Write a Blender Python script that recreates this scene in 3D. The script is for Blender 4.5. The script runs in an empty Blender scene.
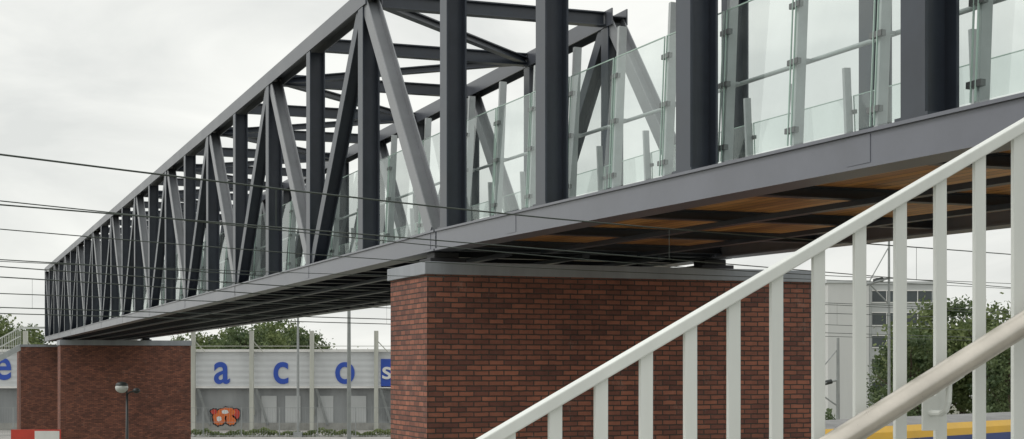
import bpy, math, random
from mathutils import Vector, Matrix
random.seed(7)
EYE=4.9
F=1575.0
HZ=368.0
scene=bpy.context.scene
col=scene.collection

# ------------------------------------------------------------ materials
def new_mat(name):
    m=bpy.data.materials.new(name); m.use_nodes=True
    nt=m.node_tree; b=nt.nodes['Principled BSDF']
    return m,nt,b
def paint(name,c,rough=0.5,var=0.15,scale=3.0,metal=0.0,bump=0.0,streak=False,spec=0.5):
    m,nt,b=new_mat(name)
    tc=nt.nodes.new('ShaderNodeTexCoord')
    mp=nt.nodes.new('ShaderNodeMapping')
    if streak: mp.inputs['Scale'].default_value=(1,1,0.12)
    nz=nt.nodes.new('ShaderNodeTexNoise'); nz.inputs['Scale'].default_value=scale
    nz.inputs['Detail'].default_value=6; nz.inputs['Roughness'].default_value=0.65
    nt.links.new(tc.outputs['Object'],mp.inputs[0]); nt.links.new(mp.outputs[0],nz.inputs['Vector'])
    r=nt.nodes.new('ShaderNodeValToRGB')
    r.color_ramp.elements[0].position=0.3; r.color_ramp.elements[1].position=0.7
    r.color_ramp.elements[0].color=tuple(x*(1-var) for x in c)+(1,)
    r.color_ramp.elements[1].color=tuple(min(1,x*(1+var)) for x in c)+(1,)
    nt.links.new(nz.outputs['Fac'],r.inputs[0]); nt.links.new(r.outputs[0],b.inputs['Base Color'])
    # uneven sheen
    mr=nt.nodes.new('ShaderNodeMapRange'); mr.inputs[3].default_value=max(0.05,rough-0.10); mr.inputs[4].default_value=min(1,rough+0.12)
    nt.links.new(nz.outputs['Fac'],mr.inputs[0]); nt.links.new(mr.outputs[0],b.inputs['Roughness'])
    b.inputs['Metallic'].default_value=metal
    b.inputs['Specular IOR Level'].default_value=spec
    if bump>0:
        n2=nt.nodes.new('ShaderNodeTexNoise'); n2.inputs['Scale'].default_value=scale*8
        nt.links.new(tc.outputs['Object'],n2.inputs['Vector'])
        bp=nt.nodes.new('ShaderNodeBump'); bp.inputs['Strength'].default_value=bump; bp.inputs['Distance'].default_value=0.02
        nt.links.new(n2.outputs['Fac'],bp.inputs['Height']); nt.links.new(bp.outputs[0],b.inputs['Normal'])
    return m
M_steel=paint('steel_paint',(0.036,0.045,0.062),0.32,0.28,1.3,spec=0.55)
M_chord=paint('chord_paint',(0.145,0.153,0.182),0.31,0.16,0.9,spec=0.65)
M_top=paint('top_chord_paint',(0.085,0.092,0.11),0.32,0.2,0.9,spec=0.6)
M_diag_lit=paint('diagonal_skylit_paint',(0.20,0.21,0.225),0.33,0.18,1.2,spec=0.65)  # lightened steel tone, sky light on the diagonals put into the colour
M_bearing=paint('bearing_dark',(0.03,0.03,0.033),0.6)
M_postmetal=paint('post_grey',(0.46,0.49,0.50),0.4,0.12,4)
M_inox=paint('stainless',(0.70,0.65,0.58),0.30,0.14,5,metal=0.85)
M_clamp=paint('clamp_steel',(0.16,0.17,0.17),0.35,0.1,6,metal=0.5)
M_cap=paint('zinc_cap',(0.30,0.32,0.35),0.5,0.22,1.5,streak=True)
M_rail=paint('rail_white_paint',(0.76,0.785,0.755),0.42,0.09,2.5,streak=True,bump=0.03)
M_conc=paint('concrete',(0.34,0.34,0.32),0.85,0.2,1.5,bump=0.3)
M_walk=paint('walkway_bounce_sheet',(0.22,0.22,0.21),0.85,0.2,2,bump=0.2)
M_pave=paint('paving',(0.32,0.31,0.30),0.9,0.25,0.4,bump=0.2)
M_asph=paint('asphalt',(0.08,0.08,0.08),0.9,0.3,0.6,bump=0.3)
M_ground=paint('ground_soil',(0.19,0.19,0.15),0.95,0.4,0.08,bump=0.3)
M_ballast=paint('ballast',(0.30,0.28,0.25),0.95,0.45,9,bump=1.0)
M_railst=paint('rail_steel',(0.22,0.15,0.11),0.4,0.2,4,metal=0.7)
M_wire=paint('wire_copper',(0.06,0.075,0.065),0.5,0.2,5)
M_mast=paint('mast_galv',(0.30,0.32,0.32),0.5,0.15,2)
M_stpost=paint('stadium_post_paint',(0.45,0.46,0.41),0.6,0.25,1.2,streak=True)
M_blue=paint('letter_blue',(0.025,0.08,0.42),0.45,0.08,3)
M_white=paint('white_panel',(0.75,0.75,0.73),0.5,0.06,2)
M_red=paint('red_plastic',(0.55,0.05,0.03),0.45,0.12,2)
M_orange=paint('orange_spray',(0.70,0.16,0.03),0.7,0.2,4)
M_black=paint('black_spray',(0.02,0.02,0.02),0.7,0.1,4)
M_tyel=paint('train_yellow',(0.75,0.43,0.02),0.35,0.08,1)
M_tblue=paint('train_blue',(0.02,0.05,0.20),0.3,0.1,1)
M_troof=paint('train_roof_grey',(0.20,0.20,0.20),0.7,0.25,2)
M_dark=paint('dark_metal',(0.03,0.035,0.035),0.45,0.2,3)
M_lamp=paint('lamp_glass',(0.55,0.57,0.55),0.2,0.05,3)
M_bwall=paint('office_render',(0.60,0.61,0.60),0.8,0.06,0.3,streak=True)
M_bwall2=paint('office_panel',(0.50,0.52,0.52),0.7,0.08,0.3)
M_win=paint('window_glass',(0.05,0.065,0.07),0.15,0.3,0.4)
M_bark=paint('bark',(0.09,0.07,0.05),0.9,0.3,5)
M_gedge=paint('glass_edge',(0.42,0.56,0.50),0.2,0.1,3)

def wood():
    m,nt,b=new_mat('wood_soffit')
    tc=nt.nodes.new('ShaderNodeTexCoord')
    mp=nt.nodes.new('ShaderNodeMapping'); mp.inputs['Rotation'].default_value=(0,0,-math.radians(110.2)); 
    br=nt.nodes.new('ShaderNodeTexBrick'); br.inputs['Scale'].default_value=1; br.inputs['Brick Width'].default_value=3.1; br.inputs['Row Height'].default_value=0.14; br.inputs['Mortar Size'].default_value=0.006
    br.inputs['Color1'].default_value=(0.90,0.45,0.15,1); br.inputs['Color2'].default_value=(0.55,0.23,0.07,1); br.inputs['Mortar'].default_value=(0.03,0.015,0.01,1)
    nt.links.new(tc.outputs['Object'],mp.inputs[0]); nt.links.new(mp.outputs[0],br.inputs['Vector'])
    w=nt.nodes.new('ShaderNodeTexNoise'); w.inputs['Scale'].default_value=1.5; w.inputs['Detail'].default_value=8
    nt.links.new(tc.outputs['Object'],w.inputs['Vector'])
    r=nt.nodes.new('ShaderNodeValToRGB')
    r.color_ramp.elements[0].color=(0.7,0.7,0.7,1); r.color_ramp.elements[1].color=(1.1,1.1,1.1,1)
    r.color_ramp.elements[0].position=0.3; r.color_ramp.elements[1].position=0.7
    nt.links.new(w.outputs['Fac'],r.inputs[0])
    mx=nt.nodes.new('ShaderNodeMix'); mx.data_type='RGBA'; mx.blend_type='MULTIPLY'; mx.inputs[0].default_value=1
    nt.links.new(br.outputs['Color'],mx.inputs[6]); nt.links.new(r.outputs[0],mx.inputs[7])
    nt.links.new(mx.outputs[2],b.inputs['Base Color'])
    b.inputs['Roughness'].default_value=0.35
    return m
M_wood=wood()

def brick(name):
    m,nt,b=new_mat(name)
    uv=nt.nodes.new('ShaderNodeUVMap')
    nd=nt.nodes.new('ShaderNodeTexNoise'); nd.inputs['Scale'].default_value=9; nd.inputs['Detail'].default_value=3
    nt.links.new(uv.outputs[0],nd.inputs['Vector'])
    vs=nt.nodes.new('ShaderNodeVectorMath'); vs.operation='SCALE'; vs.inputs[3].default_value=0.016
    nt.links.new(nd.outputs['Color'],vs.inputs[0])
    va=nt.nodes.new('ShaderNodeVectorMath'); va.operation='ADD'; nt.links.new(uv.outputs[0],va.inputs[0]); nt.links.new(vs.outputs[0],va.inputs[1])
    br=nt.nodes.new('ShaderNodeTexBrick')
    br.inputs['Scale'].default_value=1.0
    br.inputs['Brick Width'].default_value=0.21; br.inputs['Row Height'].default_value=0.068
    br.inputs['Mortar Size'].default_value=0.0095; br.inputs['Mortar Smooth'].default_value=0.4
    br.inputs['Bias'].default_value=0.0
    br.inputs['Color1'].default_value=(0.34,0.135,0.09,1)
    br.inputs['Color2'].default_value=(0.155,0.066,0.053,1)
    br.inputs['Mortar'].default_value=(0.075,0.058,0.05,1)
    nt.links.new(va.outputs[0],br.inputs['Vector'])
    n=nt.nodes.new('ShaderNodeTexNoise'); n.inputs['Scale'].default_value=0.8; n.inputs['Detail'].default_value=12; n.inputs['Roughness'].default_value=0.85
    nt.links.new(uv.outputs[0],n.inputs['Vector'])
    r=nt.nodes.new('ShaderNodeValToRGB')
    r.color_ramp.elements[0].color=(0.55,0.56,0.57,1); r.color_ramp.elements[1].color=(1.45,1.38,1.3,1)
    r.color_ramp.elements[0].position=0.3; r.color_ramp.elements[1].position=0.7
    nt.links.new(n.outputs['Fac'],r.inputs[0])
    mx=nt.nodes.new('ShaderNodeMix'); mx.data_type='RGBA'; mx.blend_type='MULTIPLY'; mx.inputs[0].default_value=1
    nt.links.new(br.outputs['Color'],mx.inputs[6]); nt.links.new(r.outputs[0],mx.inputs[7])
    n2=nt.nodes.new('ShaderNodeTexNoise'); n2.inputs['Scale'].default_value=1.0; n2.inputs['Detail'].default_value=14; n2.inputs['Roughness'].default_value=0.9
    mp=nt.nodes.new('ShaderNodeMapping'); mp.inputs['Location'].default_value=(3.7,1.9,0); mp.inputs['Scale'].default_value=(1,0.8,1)
    nt.links.new(uv.outputs[0],mp.inputs[0]); nt.links.new(mp.outputs[0],n2.inputs['Vector'])
    r2=nt.nodes.new('ShaderNodeValToRGB'); r2.color_ramp.elements[0].position=0.565; r2.color_ramp.elements[1].position=0.70
    r2.color_ramp.elements[0].color=(0,0,0,1); r2.color_ramp.elements[1].color=(0.75,0.75,0.75,1)
    nt.links.new(n2.outputs['Fac'],r2.inputs[0])
    mx2=nt.nodes.new('ShaderNodeMix'); mx2.data_type='RGBA'
    nt.links.new(r2.outputs[0],mx2.inputs[0]); nt.links.new(mx.outputs[2],mx2.inputs[6]); mx2.inputs[7].default_value=(0.40,0.31,0.27,1)
    nt.links.new(mx2.outputs[2],b.inputs['Base Color'])
    b.inputs['Roughness'].default_value=0.85
    bp=nt.nodes.new('ShaderNodeBump'); bp.inputs['Strength'].default_value=1.0; bp.inputs['Distance'].default_value=0.015; bp.invert=True
    nt.links.new(br.outputs['Fac'],bp.inputs['Height']); nt.links.new(bp.outputs[0],b.inputs['Normal'])
    return m
M_brick=brick('red_brick')

def glass():
    m=bpy.data.materials.new('balustrade_glass'); m.use_nodes=True; nt=m.node_tree
    for n in list(nt.nodes): nt.nodes.remove(n)
    o=nt.nodes.new('ShaderNodeOutputMaterial')
    t=nt.nodes.new('ShaderNodeBsdfTransparent'); t.inputs[0].default_value=(0.90,0.95,0.93,1)
    g=nt.nodes.new('ShaderNodeBsdfGlossy'); g.inputs['Roughness'].default_value=0.02; g.inputs[0].default_value=(0.95,1,0.98,1)
    d=nt.nodes.new('ShaderNodeBsdfTranslucent'); d.inputs[0].default_value=(0.75,0.82,0.79,1)
    lw=nt.nodes.new('ShaderNodeLayerWeight'); lw.inputs[0].default_value=0.5
    pw=nt.nodes.new('ShaderNodeMath'); pw.operation='POWER'; pw.inputs[1].default_value=4.0
    ma=nt.nodes.new('ShaderNodeMath'); ma.operation='MULTIPLY_ADD'; ma.inputs[1].default_value=0.75; ma.inputs[2].default_value=0.07
    nt.links.new(lw.outputs['Facing'],pw.inputs[0]); nt.links.new(pw.outputs[0],ma.inputs[0])
    mx=nt.nodes.new('ShaderNodeMixShader'); nt.links.new(ma.outputs[0],mx.inputs[0]); nt.links.new(t.outputs[0],mx.inputs[1]); nt.links.new(g.outputs[0],mx.inputs[2])
    tc=nt.nodes.new('ShaderNodeTexCoord'); nz=nt.nodes.new('ShaderNodeTexNoise'); nz.inputs['Scale'].default_value=1.6; nz.inputs['Detail'].default_value=5
    nt.links.new(tc.outputs['Object'],nz.inputs['Vector'])
    mr=nt.nodes.new('ShaderNodeMapRange'); mr.inputs[1].default_value=0.35; mr.inputs[2].default_value=0.7; mr.inputs[3].default_value=0.03; mr.inputs[4].default_value=0.13
    nt.links.new(nz.outputs['Fac'],mr.inputs[0])
    m2=nt.nodes.new('ShaderNodeMixShader'); nt.links.new(mr.outputs[0],m2.inputs[0]); nt.links.new(mx.outputs[0],m2.inputs[1]); nt.links.new(d.outputs[0],m2.inputs[2])
    nt.links.new(m2.outputs[0],o.inputs[0])
    return m
M_glass=glass()

def leafmat(name,c0,c1):
    m,nt,b=new_mat(name)
    tc=nt.nodes.new('ShaderNodeTexCoord'); n=nt.nodes.new('ShaderNodeTexNoise'); n.inputs['Scale'].default_value=0.9; n.inputs['Detail'].default_value=4
    nt.links.new(tc.outputs['Object'],n.inputs['Vector'])
    r=nt.nodes.new('ShaderNodeValToRGB'); r.color_ramp.elements[0].position=0.35; r.color_ramp.elements[1].position=0.68
    r.color_ramp.elements[0].color=c0+(1,); r.color_ramp.elements[1].color=c1+(1,)
    nt.links.new(n.outputs['Fac'],r.inputs[0]); nt.links.new(r.outputs[0],b.inputs['Base Color']); b.inputs['Roughness'].default_value=0.6
    tr=nt.nodes.new('ShaderNodeBsdfTranslucent'); nt.links.new(r.outputs[0],tr.inputs[0])
    mx=nt.nodes.new('ShaderNodeMixShader'); mx.inputs[0].default_value=0.4
    nt.links.new(b.outputs[0],mx.inputs[1]); nt.links.new(tr.outputs[0],mx.inputs[2]); nt.links.new(mx.outputs[0],nt.nodes['Material Output'].inputs[0])
    return m
M_leaf=leafmat('leaves',(0.09,0.13,0.045),(0.25,0.30,0.12))
M_leaf2=leafmat('leaves_dark',(0.06,0.10,0.045),(0.18,0.23,0.10))

def cladding(name,c,period,axis='Z',amt=0.6,var=0.1):
    m,nt,b=new_mat(name)
    tc=nt.nodes.new('ShaderNodeTexCoord'); w=nt.nodes.new('ShaderNodeTexWave'); w.bands_direction=axis
    w.inputs['Scale'].default_value=1.0/period*0.314; 
    nt.links.new(tc.outputs['Object'],w.inputs['Vector'])
    bp=nt.nodes.new('ShaderNodeBump'); bp.inputs['Strength'].default_value=amt; bp.inputs['Distance'].default_value=0.05
    nt.links.new(w.outputs['Fac'],bp.inputs['Height']); nt.links.new(bp.outputs[0],b.inputs['Normal'])
    n=nt.nodes.new('ShaderNodeTexNoise'); n.inputs['Scale'].default_value=0.25; n.inputs['Detail'].default_value=6
    mp=nt.nodes.new('ShaderNodeMapping'); mp.inputs['Scale'].default_value=(2.5,1,0.6)
    nt.links.new(tc.outputs['Object'],mp.inputs[0]); nt.links.new(mp.outputs[0],n.inputs['Vector'])
    r=nt.nodes.new('ShaderNodeValToRGB'); r.color_ramp.elements[0].position=0.3; r.color_ramp.elements[1].position=0.7
    r.color_ramp.elements[0].color=tuple(x*(1-var) for x in c)+(1,); r.color_ramp.elements[1].color=tuple(x*(1+var) for x in c)+(1,)
    nt.links.new(n.outputs['Fac'],r.inputs[0]); nt.links.new(r.outputs[0],b.inputs['Base Color']); b.inputs['Roughness'].default_value=0.5
    return m
M_clad=cladding('stadium_cladding',(0.56,0.58,0.59),0.45,'Z',0.35)
M_wall=cladding('stadium_lower_wall',(0.27,0.285,0.29),0.9,'X',0.5,0.25)

# ------------------------------------------------------------ mesh builder
class MB:
    def __init__(s): s.v=[]; s.f=[]; s.uv=[]; s.mi=[]
    def quad_solid(s,c8,mi=0):
        b=len(s.v); s.v+= [Vector(c) for c in c8]
        for f in ((0,3,2,1),(4,5,6,7),(0,1,5,4),(1,2,6,5),(2,3,7,6),(3,0,4,7)):
            s.f.append(tuple(b+i for i in f)); s.mi.append(mi)
    def beam(s,p0,p1,a,wa,b,wb,mi=0):
        p0=Vector(p0);p1=Vector(p1);a=Vector(a).normalized()*wa/2;b=Vector(b).normalized()*wb/2
        ax=(p1-p0)
        if a.cross(b).dot(ax)<0: a=-a
        s.quad_solid([p0-a-b,p0+a-b,p0+a+b,p0-a+b,p1-a-b,p1+a-b,p1+a+b,p1-a+b],mi)
    def box(s,x0,x1,y0,y1,z0,z1,mi=0):
        s.quad_solid([(x0,y0,z0),(x1,y0,z0),(x1,y1,z0),(x0,y1,z0),(x0,y0,z1),(x1,y0,z1),(x1,y1,z1),(x0,y1,z1)],mi)
    def hbeam(s,p0,p1,fn,depth,width,tf=0.02,tw=0.016):
        p0=Vector(p0);p1=Vector(p1);fn=Vector(fn).normalized(); ax=(p1-p0).normalized()
        fn=(fn-ax*fn.dot(ax)).normalized(); w=ax.cross(fn).normalized()
        o=fn*(depth/2-tf/2)
        s.beam(p0+o,p1+o,fn,tf,w,width); s.beam(p0-o,p1-o,fn,tf,w,width)
        s.beam(p0,p1,fn,depth-2*tf,w,tw)
    def tube(s,pts,r,n=8,mi=0,cap=True):
        pts=[Vector(p) for p in pts]; base=len(s.v); N=len(pts)
        rs=r if isinstance(r,(list,tuple)) else [r]*N
        ref=None
        for i,p in enumerate(pts):
            t=(pts[min(i+1,N-1)]-pts[max(i-1,0)]).normalized()
            if ref is None:
                ref=Vector((0,0,1)) if abs(t.z)<0.9 else Vector((1,0,0))
            a=(ref-t*ref.dot(t)).normalized(); b=t.cross(a); ref=a
            for k in range(n):
                an=2*math.pi*k/n; s.v.append(p+(a*math.cos(an)+b*math.sin(an))*rs[i])
        for i in range(N-1):
            for k in range(n):
                k2=(k+1)%n
                s.f.append((base+i*n+k,base+i*n+k2,base+(i+1)*n+k2,base+(i+1)*n+k)); s.mi.append(mi)
        if cap:
            s.f.append(tuple(base+k for k in reversed(range(n)))); s.mi.append(mi)
            s.f.append(tuple(base+(N-1)*n+k for k in range(n))); s.mi.append(mi)
    def face(s,pts,mi=0):
        b=len(s.v); s.v+=[Vector(p) for p in pts]; s.f.append(tuple(range(b,b+len(pts)))); s.mi.append(mi)
    def obj(s,name,mats,parent=None,smooth=False,bevel=0,boxuv=None):
        off=Vector(parent['_w']) if parent is not None and '_w' in parent else Vector((0,0,0))
        if parent is None:
            xs=[v.x for v in s.v]; ys=[v.y for v in s.v]; zs=[v.z for v in s.v]
            off=Vector(((min(xs)+max(xs))/2,(min(ys)+max(ys))/2,min(zs)))
        me=bpy.data.meshes.new(name)
        me.from_pydata([tuple(v-off) for v in s.v],[],s.f)
        if not isinstance(mats,(list,tuple)): mats=[mats]
        for m in mats: me.materials.append(m)
        me.polygons.foreach_set('material_index',s.mi)
        if smooth: me.polygons.foreach_set('use_smooth',[True]*len(me.polygons))
        me.update()
        if boxuv is not None:
            uvl=me.uv_layers.new(name='UVMap')
            for p in me.polygons:
                nrm=p.normal
                if abs(nrm.z)>0.8: ua=Vector((1,0,0)); va=Vector((0,1,0))
                else:
                    ua=Vector((-nrm.y,nrm.x,0)).normalized(); va=Vector((0,0,1))
                for li in p.loop_indices:
                    co=me.vertices[me.loops[li].vertex_index].co
                    uvl.data[li].uv=(co.dot(ua)+50,co.dot(va)+50)
        o=bpy.data.objects.new(name,me); col.objects.link(o)
        if parent is not None: o.parent=parent
        else: o.location=off
        o['_w']=tuple(off)
        if bevel>0:
            bm=o.modifiers.new('bevel','BEVEL'); bm.width=bevel; bm.segments=2; bm.limit_method='ANGLE'
        return o
def root(name,loc,label,category,group=None):
    o=bpy.data.objects.new(name,None); o.empty_display_size=0.3; o.location=loc; col.objects.link(o); o['_w']=tuple(loc)
    tag(o,label,category,group); return o
def tag(o,label,category,group=None):
    o['label']=label; o['category']=category
    if group: o['group']=group
    return o
def struct(o): o['kind']='structure'; return o

# ------------------------------------------------------------ bridge frame
d=Vector((-0.3461,0.9382,0)); n=Vector((0.9382,0.3461,0)); UP=Vector((0,0,1))
B=Vector((-1.0,20.5,EYE))
def P(s,t,z):
    zz=z+(0.0125*s if s<0 else 0)
    return B+d*s+n*t+UP*zz
ZC=1.8; ZB=1.53; ZT=5.78; W=4.35
cx=0.14

def build_span(s_list,s0,s1,name,label,diags,skipcol=(),fb=1.19,gl=1.75):
    r=root(name,P((s0+s1)/2,W/2,-EYE),label,'bridge')
    for side,tc in (('near',cx),('far',W-cx)):
        mb=MB()
        out=-1 if side=='near' else 1
        mb.beam(P(s0,tc,(ZC+ZB)/2),P(s1,tc,(ZC+ZB)/2),n,0.26,UP,ZC-ZB-0.05)
        mb.beam(P(s0,tc,ZC-0.0125),P(s1,tc,ZC-0.0125),n,0.31,UP,0.025)
        mb.beam(P(s0,tc,ZB+0.0125),P(s1,tc,ZB+0.0125),n,0.31,UP,0.025)
        s=s0+ (0.35 if s0>=0 else 1.0)
        while s<s1-0.5:
            c=P(s,tc+out*0.131,(ZC+ZB)/2)
            mb.beam(c-d*0.15,c+d*0.15,n,0.008,UP,ZC-ZB-0.07)
            s+=7.12
        truss=mb.obj('truss',M_chord,r)
        mt=MB(); mt.hbeam(P(s0 if s0<0 else s_list[1]-0.3,tc,ZT-0.14),P(s1,tc,ZT-0.14),n,0.28,0.26); mt.obj('top_chord',M_top,truss)
        for i,s in enumerate(s_list):
            if i in skipcol: continue
            mc=MB(); mc.hbeam(P(s,tc,ZC),P(s,tc,ZT-0.28),n,0.27,0.28,0.022,0.016)
            c=P(s,tc,ZC+0.012); mc.beam(c-d*0.19,c+d*0.19,n,0.30,UP,0.024)
            mc.obj('column',M_steel,truss)
        if diags:
            for i in range(len(s_list)-1):
                a,b=s_list[i],s_list[i+1]
                if i%2==0: p0=P(a+0.08,tc,ZC-0.02);p1=P(b-0.10,tc,ZT-0.2)
                else: p0=P(a+0.10,tc,ZT-0.2);p1=P(b-0.12,tc,ZC-0.02)
                md=MB(); md.hbeam(p0,p1,n,0.22,0.24,0.018,0.014); md.obj('diagonal',M_diag_lit if i%2==0 else M_steel,truss)  # diagonals facing the sky get the lit tone, the others the dark steel
    for i,s in enumerate(s_list):
        if i in skipcol: continue
        m=MB(); m.hbeam(P(s,cx+0.15,ZT-0.14),P(s,W-cx-0.15,ZT-0.14),UP,0.22,0.18); m.obj('cross_beam',M_steel,r)
    for i in range(len(s_list)-1):
        if i in skipcol: continue
        a,b=s_list[i],s_list[i+1]
        m=MB()
        if i%2: m.hbeam(P(a,cx+0.15,ZT-0.16),P(b,W-cx-0.15,ZT-0.16),UP,0.12,0.14)
        else: m.hbeam(P(a,W-cx-0.15,ZT-0.16),P(b,cx+0.15,ZT-0.16),UP,0.12,0.14)
        m.obj('roof_brace',M_steel,r)
    # deck
    m=MB()
    m.beam(P(s0,W/2,ZC-0.10),P(s1,W/2,ZC-0.10),n,W-2*cx-0.27,UP,0.05)
    deck=m.obj('deck',M_wood if s0<0 else M_chord,r)
    m=MB(); m.beam(P(s0,W/2,ZC-0.06),P(s1,W/2,ZC-0.06),n,W-2*cx-0.28,UP,0.024); m.obj('walkway_bounce_sheet',M_walk,deck)  # unseen grey sheet, added to keep orange wood reflection off the posts
    k=int(round((s1-s0)/fb)); fd=0.13 if s0>=0 else 0.10
    for j in range(k+1):
        s=s0+0.12+(s1-s0-0.24)*j/k
        zf=ZC-0.127-fd/2
        m=MB(); m.hbeam(P(s,cx+0.135,zf),P(s,W-cx-0.135,zf),UP,fd,0.12,0.012,0.01); m.obj('floor_beam',M_steel,deck)
    for tt in ((1.05,2.17,3.3) if s0>=0 else (1.5,2.9)):
        zs_=ZC-0.130-fd-0.025
        m=MB(); m.beam(P(s0+0.05,tt,zs_),P(s1-0.05,tt,zs_),n,0.10,UP,0.05); m.obj('stringer',M_steel,deck)
    # balustrades
    for side,tb,inn in (('near',0.40,1),('far',W-0.40,-1)):
        L=s1-s0; nb=int(round(L/gl)); st=L/nb
        mh=MB(); mh.tube([P(s0+0.05,tb+inn*0.15,ZC+0.80),P(s1-0.05,tb+inn*0.15,ZC+0.80)],0.02,8)
        bal=mh.obj('glass_balustrade',M_postmetal,r,smooth=True)
        LEAN=0.07
        PH=1.75
        for j in range(nb+1):
            s=s0+0.06+(L-0.12)*j/nb
            m=MB()
            p0=P(s,tb,ZC-0.045);p1=P(s,tb+inn*LEAN*PH/1.64,ZC+PH)
            ax=(p1-p0).normalized(); nn=ax.cross(d)
            m.beam(p0,p1,d,0.05,nn,0.085)
            m.beam(P(s,tb,ZC-0.045),P(s,tb,ZC+0.02),d,0.16,n,0.18)
            m.beam(P(s,tb+inn*0.02,ZC+0.8),P(s,tb+inn*0.15,ZC+0.8),d,0.02,UP,0.02)
            for zz in (0.26,0.80,1.25):
                q=p0.lerp(p1,(zz)/PH)-n*inn*0.055
                m.beam(q-d*0.08,q+d*0.08,nn,0.04,ax,0.045,1)
            m.obj('post',[M_postmetal,M_clamp],bal)
        for j in range(nb):
            a=s0+0.06+(L-0.12)*j/nb+0.03; b=s0+0.06+(L-0.12)*(j+1)/nb-0.03
            m=MB()
            lo=0.10; hi=1.42
            def G(s,zz): return P(s,tb-inn*0.07+LEAN*inn*zz/1.64,ZC+zz)
            m.face([G(a,lo),G(b,lo),G(b,hi),G(a,hi)],0)
            m.beam(G(a,hi+0.005),G(b,hi+0.005),n,0.012,UP,0.01,1)
            m.beam(G(a-0.005,lo),G(a-0.005,hi+0.01),n,0.012,d,0.010,1)
            m.beam(G(b+0.005,lo),G(b+0.005,hi+0.01),n,0.012,d,0.010,1)
            m.obj('glass_pane',[M_glass,M_gedge],bal)
    return r

sl=[0.27+3.56*k for k in range(22)]
build_span(sl,0.03,75.2,'truss_footbridge_span','long dark grey steel truss footbridge with glass screens on piers',True,skipcol=(0,))
sr=[-0.33-3.43*k for k in range(8)][::-1]
build_span(sr,-25.2,-0.03,'footbridge_approach_span','grey steel frame footbridge span with glass balustrades and timber soffit',False,fb=2.4,gl=1.2)

# ------------------------------------------------------------ piers
def pier(s0,s1,t0,t1,ztop,capw,label,bearings):
    r=root('brick_pier',P(max(0,(s0+s1)/2),(t0+t1)/2,-EYE),label,'bridge pier','brick bridge piers')
    def Q(s,t,z): return B+d*s+n*t+UP*z
    m=MB()
    m.beam(Q((s0+s1)/2,(t0+t1)/2,-EYE-0.3),Q((s0+s1)/2,(t0+t1)/2,ztop-capw),d,s1-s0,n,t1-t0)
    m.obj('brick_wall',M_brick,r,boxuv=1)
    m=MB()
    m.beam(Q((s0+s1)/2,(t0+t1)/2,ztop-capw),Q((s0+s1)/2,(t0+t1)/2,ztop),d,s1-s0+0.08,n,t1-t0+0.08)
    m.obj('cap',M_cap,r,bevel=0.008)
    for (s,t) in bearings:
        m=MB()
        m.beam(Q(s,t,ztop),Q(s,t,ztop+0.06),d,0.5,n,0.5)
        m.beam(Q(s,t,ztop+0.06),Q(s,t,ZB-0.01),d,0.34,n,0.34)
        m.obj('bearing',M_bearing,r,bevel=0.01)
    return r
pier(-0.06,1.66,-0.13,5.62,1.38,0.165,'tall red-brown brick bridge pier with grey metal cap',[(0.3,0.2),(0.3,W-0.2)])
pier(61.6,63.5,-0.12,6.3,1.40,0.26,'red brick bridge pier standing beyond the railway tracks',[(62.4,0.2),(62.4,W-0.2)])
m=MB(); 
m.beam(P(77.5,1.4,-EYE),P(77.5,1.4,1.22),d,4.4,n,5.4)
ab=root('stair_tower',P(77.5,1.4,-EYE),'dark red brick stair tower at the end of the footbridge','stair tower')
m.obj('brick_wall',M_brick,ab,boxuv=1)
m=MB(); m.beam(P(77.5,1.4,1.22),P(77.5,1.4,1.36),d,4.5,n,5.5); m.obj('cap',M_cap,ab)
fs=root('outdoor_staircase',P(76.5,-6,-EYE),'light grey steel staircase descending from the far bridge end','staircase')
m=MB()
for k in (75.4,77.4):
    m.beam(P(k,-1.3,1.2),P(k,-11.5,-4.6),d,0.08,UP,0.35)
m.obj('stringer',M_postmetal,fs)
m=MB()
for i in range(34):
    t=-1.45-i*0.3; z=1.2-i*0.171
    c=P(76.4,t,z); m.beam(c-d*0.98,c+d*0.98,n,0.28,UP,0.04)
m.obj('treads',M_conc,fs)
for k in (75.4,77.4):
    m=MB()
    m.beam(P(k,3,2.35),P(k,-1.3,2.35),d,0.06,UP,0.08); m.beam(P(k,-1.3,2.35),P(k,-11.5,-3.5),d,0.06,UP,0.08)
    m.beam(P(k,-1.3,1.85),P(k,-11.5,-4.0),d,0.04,UP,0.05)
    for i in range(50):
        t=-1.3-i*0.2; z=1.3-i*0.2*0.5686
        m.beam(P(k,t,z),P(k,t,z+1.03),d,0.03,n,0.03)
    m.obj('railing',M_rail,fs)

# ------------------------------------------------------------ foreground stairs
u=Vector((0.9565,0.2917,0)); v=Vector((0.2917,-0.9565,0))
S0=Vector((0.1147,4.2,EYE))
def S(s,o,z): return S0+u*s+v*o+UP*z
def rz(s): return -0.0875+0.5516*s
slope=Vector((u.x,u.y,0.5516)).normalized()
sperp=slope.cross(v).normalized()
rl=root('stair_railing',S(0.6,0,-EYE),'white painted steel stair railing with vertical bars','railing')
m=MB(); a,b=-4.6,5.6
m.beam(S(a,0,rz(a)),S(b,0,rz(b)),v,0.05,sperp,0.032)
m.obj('top_rail',M_rail,rl,bevel=0.004)
m=MB(); m.beam(S(a,0,rz(a)-1.17),S(b,0,rz(b)-1.17),v,0.04,sperp,0.03); m.obj('bottom_rail',M_rail,rl,bevel=0.003)
for i in range(-33,43):
    s=0.13*i
    m=MB()
    jit=random.uniform(-0.0015,0.0015)
    m.beam(S(s+jit,0,rz(s)-1.155),S(s,0,rz(s)-0.010),u,0.037,v,0.016)
    m.obj('baluster',M_rail,rl,bevel=0.002)
hz=lambda s: rz(s)-0.545
hr=root('stair_handrail',S(0.6,0.1,-EYE),'brushed stainless steel tube handrail on curved brackets','handrail')
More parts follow.
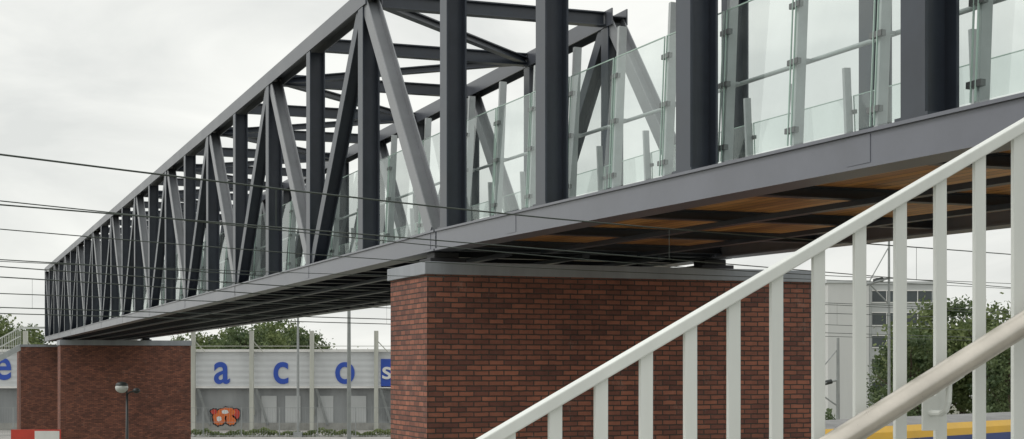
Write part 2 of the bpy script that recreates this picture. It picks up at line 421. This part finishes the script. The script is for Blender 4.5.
m=MB(); m.tube([S(a+ (b-a)*i/8,0.11,hz(a+(b-a)*i/8)) for i in range(9)],0.034,24); m.obj('tube',M_inox,hr,smooth=True)
for sb in (-3.7,-2.4,-1.17,0.0,1.13,2.34,3.6,4.9):
    m=MB()
    m.tube([S(sb,0.11,hz(sb)-0.02)]+[S(sb,0.11,hz(sb)-0.05),S(sb,0.108,hz(sb)-0.085),S(sb,0.095,hz(sb)-0.11),S(sb,0.07,hz(sb)-0.12),S(sb,0.01,hz(sb)-0.12)],0.009,10)
    m.beam(S(sb,0.012,hz(sb)-0.17),S(sb,0.012,hz(sb)-0.07),u,0.05,v,0.008)
    m.beam(S(sb-0.04,0.11,hz(sb-0.04)-0.034),S(sb+0.04,0.11,hz(sb+0.04)-0.034),v,0.03,UP,0.006)
    m.obj('bracket',M_rail,hr,smooth=False)
sc=root('concrete_staircase',S(0.6,2.3,-EYE),'concrete outdoor stairs with steel side stringer','staircase')
m=MB()
for i in range(-15,18):
    s=0.31*i; z=rz(s)-1.27
    c0=S(s+0.15,0.12,z-0.15); c1=S(s+0.15,4.6,z-0.15)
    m.beam(c0,c1,u,0.30,UP,0.165)
m.obj('steps',M_conc,sc)
m=MB(); m.beam(S(-4.6,0.03,rz(-4.6)-1.38),S(5.6,0.03,rz(5.6)-1.38),v,0.12,sperp,0.26); m.obj('stringer',M_chord,sc)

# ------------------------------------------------------------ ground etc
m=MB(); m.face([(-1500,-400,0),(1500,-400,0),(1500,2500,0),(-1500,2500,0)]); struct(m.obj('ground',M_ground))
m=MB(); m.face([(-90,104,0.004),(30,104,0.004),(30,124.2,0.004),(-90,124.2,0.004)]); struct(m.obj('pavement',M_pave))
m=MB(); m.face([(-90,97,0.004),(60,97,0.004),(60,103.9,0.004),(-90,103.9,0.004)]); struct(m.obj('road',M_asph))
m=MB(); m.box(-90,30,103.9,104.1,0,0.12); struct(m.obj('kerb',M_conc))
w=Vector((0.687,0.7267,0)); wp=Vector((0.7267,-0.687,0))
def track_pt(c,Y,z): return Vector((0.9454*Y-c,Y,EYE+z))
for c in (11.5,25.2,31.0):
    mid=track_pt(c,25,-EYE)
    m=MB(); m.beam(mid-w*60+UP*0.1,mid+w*90+UP*0.1,wp,3.2,UP,0.2); struct(m.obj('railway_ballast',M_ballast))
    tr=root('railway_track',mid,'pair of rusty steel rails on grey sleepers','railway track','railway tracks')
    for o in (-0.75,0.75):
        m=MB(); m.beam(mid-w*60+wp*o+UP*0.33,mid+w*90+wp*o+UP*0.33,wp,0.07,UP,0.15); m.obj('rail',M_railst,tr)
    m=MB()
    for i in range(240):
        q=mid+w*(-60+i*0.62)+UP*0.215; m.beam(q-wp*1.25,q+wp*1.25,w,0.25,UP,0.08)
    o=m.obj('sleepers',M_conc,tr); o['kind']='stuff'

# ------------------------------------------------------------ overhead wires
def catenary(c,zm,zc,Y0,Y1,ymin,r1,r2,label,kk=0.006,amp=0.10):
    mid=track_pt(c,(Y0+Y1)/2,-EYE)
    rt=root('overhead_line',mid,label,'overhead line','railway overhead lines')
    def zmess(Y): 
        t=(Y-ymin); return zm+min(amp*3,kk*t*t/(1+0.02*t*t))
    N=60
    m=MB(); m.tube([track_pt(c,Y0+(Y1-Y0)*i/N,zmess(Y0+(Y1-Y0)*i/N)) for i in range(N+1)],r1,6); m.obj('messenger_wire',M_wire,rt,smooth=True)
    if zc is not None:
        m=MB(); m.tube([track_pt(c,Y0+(Y1-Y0)*i/10,zc+0.01*math.sin(i)) for i in range(11)],r2,6); m.obj('contact_wire',M_wire,rt,smooth=True)
        Y=Y0+1.3; cnt=0
        while Y<Y1 and cnt<40:
            m=MB(); m.tube([track_pt(c,Y,zc),track_pt(c,Y,zmess(Y))],0.0022,5); m.obj('dropper',M_wire,rt); Y+=3.1; cnt+=1
catenary(11.5,1.185,0.93,3,60,11.9,0.0058,0.0045,'sagging overhead wire with droppers passing below the footbridge')
catenary(12.1,0.925,None,3,60,14,0.0036,0.0055,'second thin contact wire strung beside the sagging wire')
catenary(14.6,0.98,None,3,60,14,0.0038,0.0055,'thin single feeder wire strung above the railway')
catenary(16.2,0.86,None,3,16.4,12,0.003,0.0055,'very thin single wire anchored at the brick pier')
catenary(25.2,1.20,0.93,8,90,24,0.007,0.006,'overhead wire with droppers crossing behind the brick pier')
catenary(31.0,1.25,0.93,8,110,32,0.009,0.008,'overhead wire with droppers above the passenger train')
catenary(37.0,1.9,1.0,10,130,40,0.010,0.009,'high overhead wire with long droppers over the outer track',kk=0.003)

# ------------------------------------------------------------ masts
def px(x,y,Y): return Vector(((x-512)/F*Y,Y,EYE+(HZ-y)/F*Y))
def mast(x,ytop,Y,rad,arm,label):
    p=px(x,ytop,Y); h=p.z
    r=root('catenary_mast',(p.x,p.y,0),label,'mast','railway masts')
    m=MB(); m.tube([(p.x,p.y,0),(p.x,p.y,h*0.6),(p.x,p.y,h)],[rad,rad*0.9,rad*0.7],10); m.box(p.x-0.3,p.x+0.3,p.y-0.3,p.y+0.3,-0.05,0.35); m.obj('pole',M_mast,r)
    if arm:
        m=MB(); m.tube([(p.x,p.y,h-1.6),(p.x+arm,p.y-0.4,h-1.9)],0.04,6); m.tube([(p.x,p.y,h-0.4),(p.x+arm*0.9,p.y-0.4,h-1.86)],0.025,6); m.tube([(p.x,p.y,h-2.6),(p.x+arm*0.8,p.y-0.3,h-1.85)],0.03,6)
        m.obj('cantilever',M_mast,r)
        m=MB(); m.tube([(p.x+0.25*(1 if arm>0 else -1),p.y-0.05,h-1.65),(p.x+0.6*(1 if arm>0 else -1),p.y-0.1,h-1.73)],0.09,8); m.obj('insulator',M_dark,r)
mast(349,302,70,0.10,0,'tall slim galvanised steel mast beside the tracks')
mast(298,306,112,0.10,0,'slim grey steel mast in front of the trees')
mast(838,338,60,0.08,-1.4,'grey mast with short bracket arm beside the train')
mast(889,236,60,0.06,-1.0,'slim catenary mast with insulator and bracket arm')

# ------------------------------------------------------------ stadium
k=124/F
def sx(x): return (x-512)*k
def sz(y): return EYE+(HZ-y)*k
st=root('stadium_building',(sx(200),128,0),'grey clad stadium building with large blue letters','stadium')
XL,XR=sx(-90),sx(520)
m=MB(); m.box(XL,XR,124,140,sz(386),sz(352)); m.obj('upper_cladding',M_clad,st)
m=MB(); m.box(XL,XR,124.6,139.5,-0.1,sz(386)-0.003); m.obj('lower_wall',M_wall,st)
m=MB(); m.box(XL,XR,123.85,140.1,sz(352)+0.003,sz(350)+0.06); m.box(XL,XR,123.9,124.55,sz(388.2),sz(386.2)); m.obj('trim',M_white,st)
m=MB(); m.box(XL,XR,124.45,124.59,0.0,0.55); m.obj('plinth',M_conc,st)
for x in (268,292,325,358): 
    m=MB(); m.box(sx(x)-0.6,sx(x)+0.6,124.5,124.598,0.56,2.7); m.obj('shutter',M_bwall2,st)
for x in (-40,28,80,137,195,253,313,377,440):
    m=MB(); X=sx(x)
    m.box(X-0.16,X+0.16,123.2,123.5,0,sz(331)); m.beam((X,123.35,sz(388)),(X,124.55,sz(415)),(1,0,0),0.14,(0,1,0),0.14)
    m.beam((X,123.5,sz(340)),(X+0.9,123.35,sz(352)),(0,1,0),0.1,(0,0,1),0.1)
    m.box(X-0.12,X+0.12,123.5,123.84,sz(350)-0.3,sz(350)-0.1)
    m.obj('pylon',M_stpost,st)
    m=MB(); m.beam((X+0.3,123.7,sz(389)),(X+1.1,124.4,sz(425)),(1,0,0),0.20,(0,1,0),0.12); m.obj('raking_strut',M_mast,st)
m=MB(); m.box(sx(-90),sx(520),123.3,123.4,sz(346.5),sz(345.9)); m.obj('cable_tray',M_stpost,st)
def letter(ch,x,y,ysz,mat,Y=123.96,bold=0.03,width=1.12):
    cu=bpy.data.curves.new('letter_curve','FONT'); cu.body=ch; cu.size=ysz; cu.align_x='CENTER'; cu.extrude=0.02; cu.offset=bold; cu.resolution_u=6
    o=bpy.data.objects.new('tmp',cu); col.objects.link(o)
    dg=bpy.context.evaluated_depsgraph_get(); me=bpy.data.meshes.new_from_object(o.evaluated_get(dg))
    bpy.data.objects.remove(o)
    R=Matrix.Rotation(math.radians(90),4,'X'); me.transform(R)
    zs=[v.co.z for v in me.vertices]; cz=(min(zs)+max(zs))/2
    xs=[v.co.x for v in me.vertices]; cxx=(min(xs)+max(xs))/2
    w_=Vector(st['_w'])
    for vv in me.vertices:
        vv.co.x=(vv.co.x-cxx)*width; vv.co.z-=cz
        vv.co+=Vector((sx(x),Y,sz(y)))-w_
    me.materials.clear(); me.materials.append(mat)
    o=bpy.data.objects.new('letter',me); col.objects.link(o); o.parent=st
for ch,x in (('e',3),('a',222),('c',281),('o',345)):
    letter(ch,x,373 if x>100 else 369,3.5,M_blue,bold=0.05,width=0.86)
m=MB(); m.box(sx(381),sx(412),123.9,123.99,sz(387),sz(359)); m.obj('blue_sign_panel',M_blue,st)
letter('s',387,373,2.0,M_white,Y=123.86,bold=0.02)
gm=MB()
def disc(cxp,cyp,rx,ry,layer,mi,n_=18,y0=124.43):
    gm.face([(sx(cxp)+rx*math.cos(2*math.pi*i/n_)*(1+0.12*math.sin(5*i+cxp)),y0-0.004*layer,sz(cyp)+ry*math.sin(2*math.pi*i/n_)*(1+0.1*math.cos(3*i+cyp))) for i in range(n_)],mi)
for (x,y,rx,ry,l,mi) in ((218,419,0.62,0.62,1,2),(218,419,0.50,0.50,2,0),(218,419,0.2,0.2,3,1),(230,420,0.5,0.5,1,2),(230,420,0.4,0.4,2,0),(226,412,0.8,0.42,1,2),(226,412,0.7,0.34,4,0),(224,412,0.28,0.16,5,1),(235,414,0.42,0.5,1,2),(235,414,0.3,0.4,2,3),(213,412,0.35,0.3,1,2),(213,412,0.25,0.2,2,3)):
    disc(x,y,rx,ry,l,mi)
g=gm.obj('graffiti',[M_orange,M_white,M_black,M_red],st)

def fence(x0,x1,Y,h,label,step=2.5):
    X0,X1=(x0-512)/F*Y,(x1-512)/F*Y
    r=root('wire_fence',((X0+X1)/2,Y,0),label,'fence')
    cnt=int((X1-X0)/step)
    for i in range(cnt+1):
        X=X0+i*(X1-X0)/cnt; m=MB(); m.tube([(X,Y,0),(X,Y,h)],0.04,6); m.obj('fence_post',M_mast,r)
    m=MB()
    for i in range(int((X1-X0)/0.18)):
        X=X0+0.09+i*0.18; m.box(X-0.006,X+0.006,Y-0.006,Y+0.006,0.05,h)
    for z in (0.1,h*0.5,h-0.03): m.box(X0,X1,Y-0.02,Y-0.008,z-0.015,z+0.015)
    m.obj('wire_mesh',M_mast,r)
fence(165,470,112,2.1,'low grey wire mesh fence along the pavement')
fence(-80,60,112,2.1,'grey wire mesh fence below the far stairs')

# weeds along the fence foot
def scatter(name,X0,X1,Y,h,cnt,label,leaf=0.11,dep=0.7,cat='hedge',sd=9):
    rn=random.Random(sd); V=[];Fc=[]
    for j in range(cnt):
        x=rn.uniform(X0,X1); hh=h*(0.75+0.2*math.sin(x*1.3)+0.15*math.sin(x*3.1)+0.1*math.sin(x*7.7))
        q=Vector((x,Y+rn.uniform(-dep,dep),max(0.02,hh)*math.sqrt(rn.random())))
        a=Vector((rn.gauss(0,1),rn.gauss(0,1),rn.gauss(0,1))).normalized(); b=a.orthogonal().normalized(); c2=a.cross(b); l=leaf*rn.uniform(0.6,1.4); k0=len(V)
        V+=[q-b*l,q+c2*l*.6,q+b*l,q-c2*l*.6]; Fc.append((k0,k0+1,k0+2,k0+3))
    me=bpy.data.meshes.new(name); me.from_pydata([tuple(v) for v in V],[],Fc); me.materials.append(M_leaf if cat=='weeds' else M_leaf2)
    o=bpy.data.objects.new(name,me); col.objects.link(o); tag(o,label,cat); return o
ov=scatter('weeds',-30,-6,112.6,0.55,5000,'low green weeds growing along the wire fence',0.09,0.4,'weeds',4); ov['kind']='stuff'

# red and white board on posts
bp_=px(11,429.5,66); wpx=66/F
r=root('warning_board',(bp_.x+26*wpx,66,0),'red and white warning board mounted on two posts','sign')
X0=bp_.x; X1=X0+50*wpx; zt=bp_.z
for X in (X0+0.3,X1-0.3):
    m=MB(); m.tube([(X,66.06,0),(X,66.06,zt-0.05)],0.04,8); m.obj('post',M_mast,r)
m=MB(); m.box(X0,X1,65.98,66.01,zt-0.9,zt); m.obj('panel',M_red,r,bevel=0.004)
m=MB(); m.box(X0+1.0,X1-0.06,65.972,65.979,zt-0.84,zt-0.06); m.obj('white_field',M_white,r)

# street lamp
lp=px(127,392,60)
r=root('street_lamp',(lp.x,60,0),'dark pole street lamp with two rounded heads','street lamp')
m=MB(); m.tube([(lp.x,60,0),(lp.x,60,1.0),(lp.x,60,lp.z-0.1)],[0.09,0.07,0.045],10); m.tube([(lp.x,60,lp.z-0.15),(lp.x-0.02,60,lp.z+0.12),(lp.x-0.14,60,lp.z+0.2)],0.035,8); m.tube([(lp.x,60,lp.z-0.12),(lp.x+0.1,60,lp.z+0.0),(lp.x+0.35,60,lp.z+0.04)],0.03,8); m.obj('pole',M_dark,r,smooth=True)
def dome(cx_,cy_,cz_,rr,name,mat,flat=0.75,tilt=0):
    m=MB(); N=14; 
    rings=[(rr*math.sin(a),-rr*flat*math.cos(a)) for a in [math.pi*j/8 for j in range(9)]]
    m.tube([(cx_,cy_,cz_+z) for (q,z) in rings],[max(0.01,q) for q,z in rings],N); return m.obj(name,mat,r,smooth=True)
dome(lp.x-0.2,60,lp.z+0.16,0.25,'lamp_head',M_lamp,0.8); dome(lp.x-0.2,60,lp.z+0.26,0.24,'lamp_hood',M_dark,0.55)
dome(lp.x+0.36,60,lp.z+0.05,0.14,'small_lamp_head',M_dark)

# ------------------------------------------------------------ train
c=31.0
T0=track_pt(c,34.5,-EYE)-UP*0.20
r=root('train',T0+w*20,'yellow and blue passenger train on the far track','train')
prof=[(-1.40,0.9),(-1.42,1.5),(-1.42,3.05),(-1.40,3.42),(-1.30,3.58),(-0.8,3.68),(0,3.70)]
full=prof+[(-a_,b_) for a_,b_ in reversed(prof[:-1])]
m=MB()
L=52
for i in range(len(full)):
    a_,b_=full[i],full[(i+1)%len(full)]
    zmid=(a_[1]+b_[1])/2
    mi=2 if zmid>3.6 else 0
    m.face([T0+wp*a_[0]*-1+UP*a_[1],T0+wp*b_[0]*-1+UP*b_[1],T0+w*L+wp*b_[0]*-1+UP*b_[1],T0+w*L+wp*a_[0]*-1+UP*a_[1]][::-1],mi)
m.face([T0+wp*-a_+UP*b_ for a_,b_ in full],0); m.face([T0+w*L+wp*-a_+UP*b_ for a_,b_ in full][::-1],0)
m.obj('body',[M_tyel,M_tblue,M_troof],r)
for sd in (1,-1):
    m=MB(); q=T0+wp*(1.425*sd)+UP*2.50; m.beam(q+w*0.3,q+w*(L-0.3),wp,0.02,UP,1.46); m.obj('blue_band',M_tblue,r)
    for i in range(24):
        m=MB(); q=T0+wp*(1.44*sd)+UP*2.4+w*(1.2+i*2.1); m.beam(q,q+w*1.5,wp,0.02,UP,0.85); m.obj('window',M_win,r)
for i in range(10):
    for off in (-0.75,0.75):
        m=MB(); q=T0+w*(3+i*5.0)+wp*off+UP*0.95; m.tube([q-wp*0.06,q+wp*0.06],0.44,18); m.obj('wheel',M_dark,r)

# ------------------------------------------------------------ office building
def bldg(x0,x1,ytop,Y,depth,label,wins,wallmat,rows,base=0):
    X0,X1=(x0-512)/F*Y,(x1-512)/F*Y; H=EYE+(HZ-ytop)/F*Y
    r=root('office_building',((X0+X1)/2,Y+depth/2,0),label,'building')
    m=MB(); m.box(X0,X1,Y,Y+depth,0,H); m.obj('wall',wallmat,r)
    m=MB(); m.box(X0-0.15,X1+0.15,Y-0.15,Y+depth+0.15,H+0.003,H+0.25); m.obj('roof',M_bwall2,r)
    if wins:
        (wx0,wx1)=wins; WX0,WX1=(wx0-512)/F*Y,(wx1-512)/F*Y
        for (ya,yb) in rows:
            za,zb=EYE+(HZ-ya)/F*Y,EYE+(HZ-yb)/F*Y
            nw=max(1,int((WX1-WX0)/2.2))
            for i in range(nw):
                a=WX0+i*(WX1-WX0)/nw+0.12; b_=WX0+(i+1)*(WX1-WX0)/nw-0.12
                m=MB(); m.box(a,b_,Y-0.03,Y+0.1,zb,za)
                wo=m.obj('window',M_win,r)
                m=MB(); m.box(a-0.06,b_+0.06,Y-0.10,Y-0.032,zb-0.1,zb); m.box((a+b_)/2-0.04,(a+b_)/2+0.04,Y-0.08,Y-0.032,zb+0.002,za); m.box(a-0.06,b_+0.06,Y-0.10,Y-0.032,za,za+0.1)
                m.obj('frame',M_white,wo)
    return r
rows=[(291,302),(313,325),(336,347),(359,370),(382,393)]
bldg(828,869,283,150,18,'light grey rendered office block with blank wall',None,M_bwall,[])
bldg(869.3,935,284,151,16,'grey office building with rows of windows',(871,933),M_bwall2,rows)
bldg(965,1110,332,200,20,'low pale building beyond the trees',(970,1100),M_bwall,[(345,353),(362,370)])

# ------------------------------------------------------------ trees
def tree_meshes(seed,h,wd,leaf,mat_leaf,nclump=70,nleaf=90,crown_lo=0.28):
    rnd=random.Random(seed)
    mb=MB()
    mb.tube([(0,0,-0.1),(0.05,0,h*0.2),(0.1,0.05,h*0.45),(0,0.1,h*0.8)],[h*0.03,h*0.022,h*0.015,h*0.004],9)
    for i in range(9):
        an=rnd.uniform(0,6.28); z0=h*rnd.uniform(0.22,0.6); R=wd*0.5*rnd.uniform(0.5,0.85)
        mb.tube([(0.06,0.03,z0),(math.cos(an)*R*0.5,math.sin(an)*R*0.5,z0+h*0.10),(math.cos(an)*R,math.sin(an)*R,z0+h*0.2)],[h*0.011,h*0.007,h*0.002],6)
    V=[];Fc=[]
    for c_ in range(nclump):
        while True:
            p=Vector((rnd.uniform(-1,1),rnd.uniform(-1,1),rnd.uniform(-1,1)))
            if 0.25<p.length<1: break
        zz=h*(crown_lo+(1-crown_lo)*(p.z*0.5+0.5))
        lim=1.0-0.25*max(0,p.z)
        ctr=Vector((p.x*wd*0.46*lim,p.y*wd*0.46*lim,zz-0.4)); R=wd*rnd.uniform(0.07,0.14)
        for j in range(nleaf):
            q=Vector((rnd.gauss(0,0.55),rnd.gauss(0,0.55),rnd.gauss(0,0.42)))*R+ctr
            a=Vector((rnd.gauss(0,1),rnd.gauss(0,1),rnd.gauss(0,1))).normalized(); b=a.orthogonal().normalized()
            b.rotate(Matrix.Rotation(rnd.uniform(0,6.28),3,a)); c2=a.cross(b)
            l=leaf*rnd.uniform(0.6,1.3); k0=len(V)
            V+= [q-b*l, q+c2*l*0.6, q+b*l, q-c2*l*0.6]; Fc.append((k0,k0+1,k0+2,k0+3))
    t=bpy.data.meshes.new('trunk'); t.from_pydata([tuple(v) for v in mb.v],[],mb.f); t.materials.append(M_bark)
    cr=bpy.data.meshes.new('crown'); cr.from_pydata([tuple(v) for v in V],[],Fc); cr.materials.append(mat_leaf)
    return t,cr
TA=tree_meshes(1,10,8,0.17,M_leaf); TB=tree_meshes(2,10,7,0.17,M_leaf2); TC=tree_meshes(5,10,6.4,0.15,M_leaf2,nclump=60,crown_lo=0.15)
def tree(tm,X,Y,sc_,rot,label,group=None,zs=1.0):
    r=root('tree',(X,Y,0),label,'tree',group); r.rotation_euler=(0,0,rot); r.scale=(sc_,sc_,sc_*zs)
    for nm,me in (('trunk',tm[0]),('crown',tm[1])):
        o=bpy.data.objects.new(nm,me); col.objects.link(o); o.parent=r
rnd=random.Random(3)
for i,(x,yt) in enumerate(((196,330),(212,333),(228,326),(243,322),(258,318),(272,317),(286,320),(300,326),(318,346),(336,349),(180,334),(-12,318),(6,314),(22,322),(-30,320),(205,345),(368,350))):
    Y=155+rnd.uniform(0,15); H=EYE+(HZ-yt)/F*Y
    tree((TA,TB)[i%2],(x-512)/F*Y,Y,H/9.7,rnd.uniform(0,6),'leafy green tree standing behind the stadium','trees behind the stadium')
for i,(x,yt,Y) in enumerate(((912,322,88),(938,296,92),(962,288,95),(986,298,90),(1010,330,86),(1035,320,98),(895,352,100))):
    H=EYE+(HZ-yt)/F*Y
    tree((TC,TA)[i%2],(x-512)/F*Y,Y,H/9.7*0.98,rnd.uniform(0,6),'leafy dark green tree beside the railway','trees beside the railway')
scatter('hedge',(790-512)/F*82,(1090-512)/F*82,82,2.6,7500,'dense dark green hedge along the railway')

# ------------------------------------------------------------ world & lights
wd=bpy.data.worlds.new('World'); scene.world=wd; wd.use_nodes=True; nt=wd.node_tree
bg=nt.nodes['Background']; bg.inputs['Strength'].default_value=0.1
sky=nt.nodes.new('ShaderNodeTexSky'); sky.sky_type='NISHITA'; sky.sun_disc=False
SE,SR=math.radians(48),math.radians(-70)
sky.sun_elevation=SE; sky.sun_rotation=SR
tc=nt.nodes.new('ShaderNodeTexCoord'); mp=nt.nodes.new('ShaderNodeMapping'); mp.inputs['Scale'].default_value=(1,1,2.8); mp.inputs['Location'].default_value=(0.3,0.1,0.2)
nz=nt.nodes.new('ShaderNodeTexNoise'); nz.inputs['Scale'].default_value=5.0; nz.inputs['Detail'].default_value=8; nz.inputs['Roughness'].default_value=0.5; nz.inputs['Distortion'].default_value=0.5
nt.links.new(tc.outputs['Generated'],mp.inputs[0]); nt.links.new(mp.outputs[0],nz.inputs['Vector'])
rp=nt.nodes.new('ShaderNodeValToRGB'); rp.color_ramp.elements[0].position=0.36; rp.color_ramp.elements[1].position=0.60
rp.color_ramp.elements[0].color=(7.7,7.85,7.6,1); rp.color_ramp.elements[1].color=(10.0,10.05,9.6,1)
nt.links.new(nz.outputs['Fac'],rp.inputs[0])
mx=nt.nodes.new('ShaderNodeMix'); mx.data_type='RGBA'; mx.inputs[0].default_value=0.96
nt.links.new(sky.outputs[0],mx.inputs[6]); nt.links.new(rp.outputs[0],mx.inputs[7]); nt.links.new(mx.outputs[2],bg.inputs['Color'])
sun=bpy.data.lights.new('sun','SUN'); sun.energy=1.2; sun.angle=math.radians(20); sun.color=(1,0.97,0.92)
so=bpy.data.objects.new('sun',sun); col.objects.link(so)
dirv=Vector((math.sin(SR)*math.cos(SE),math.cos(SR)*math.cos(SE)*-0.6,math.sin(SE)))
so.rotation_euler=dirv.to_track_quat('Z','Y').to_euler()

cam=bpy.data.cameras.new('camera'); co=bpy.data.objects.new('camera',cam); col.objects.link(co)
cam.sensor_width=36; cam.lens=F/1024*36; cam.shift_y=(HZ-219.5)/1024; cam.clip_end=5000; cam.clip_start=0.05
co.location=(0,0,EYE); co.rotation_euler=(math.radians(90),0,0)
scene.camera=co
scene.view_settings.view_transform='Standard'; scene.view_settings.look='None'; scene.view_settings.exposure=0
for o in scene.objects:
    if '_w' in o: del o['_w']
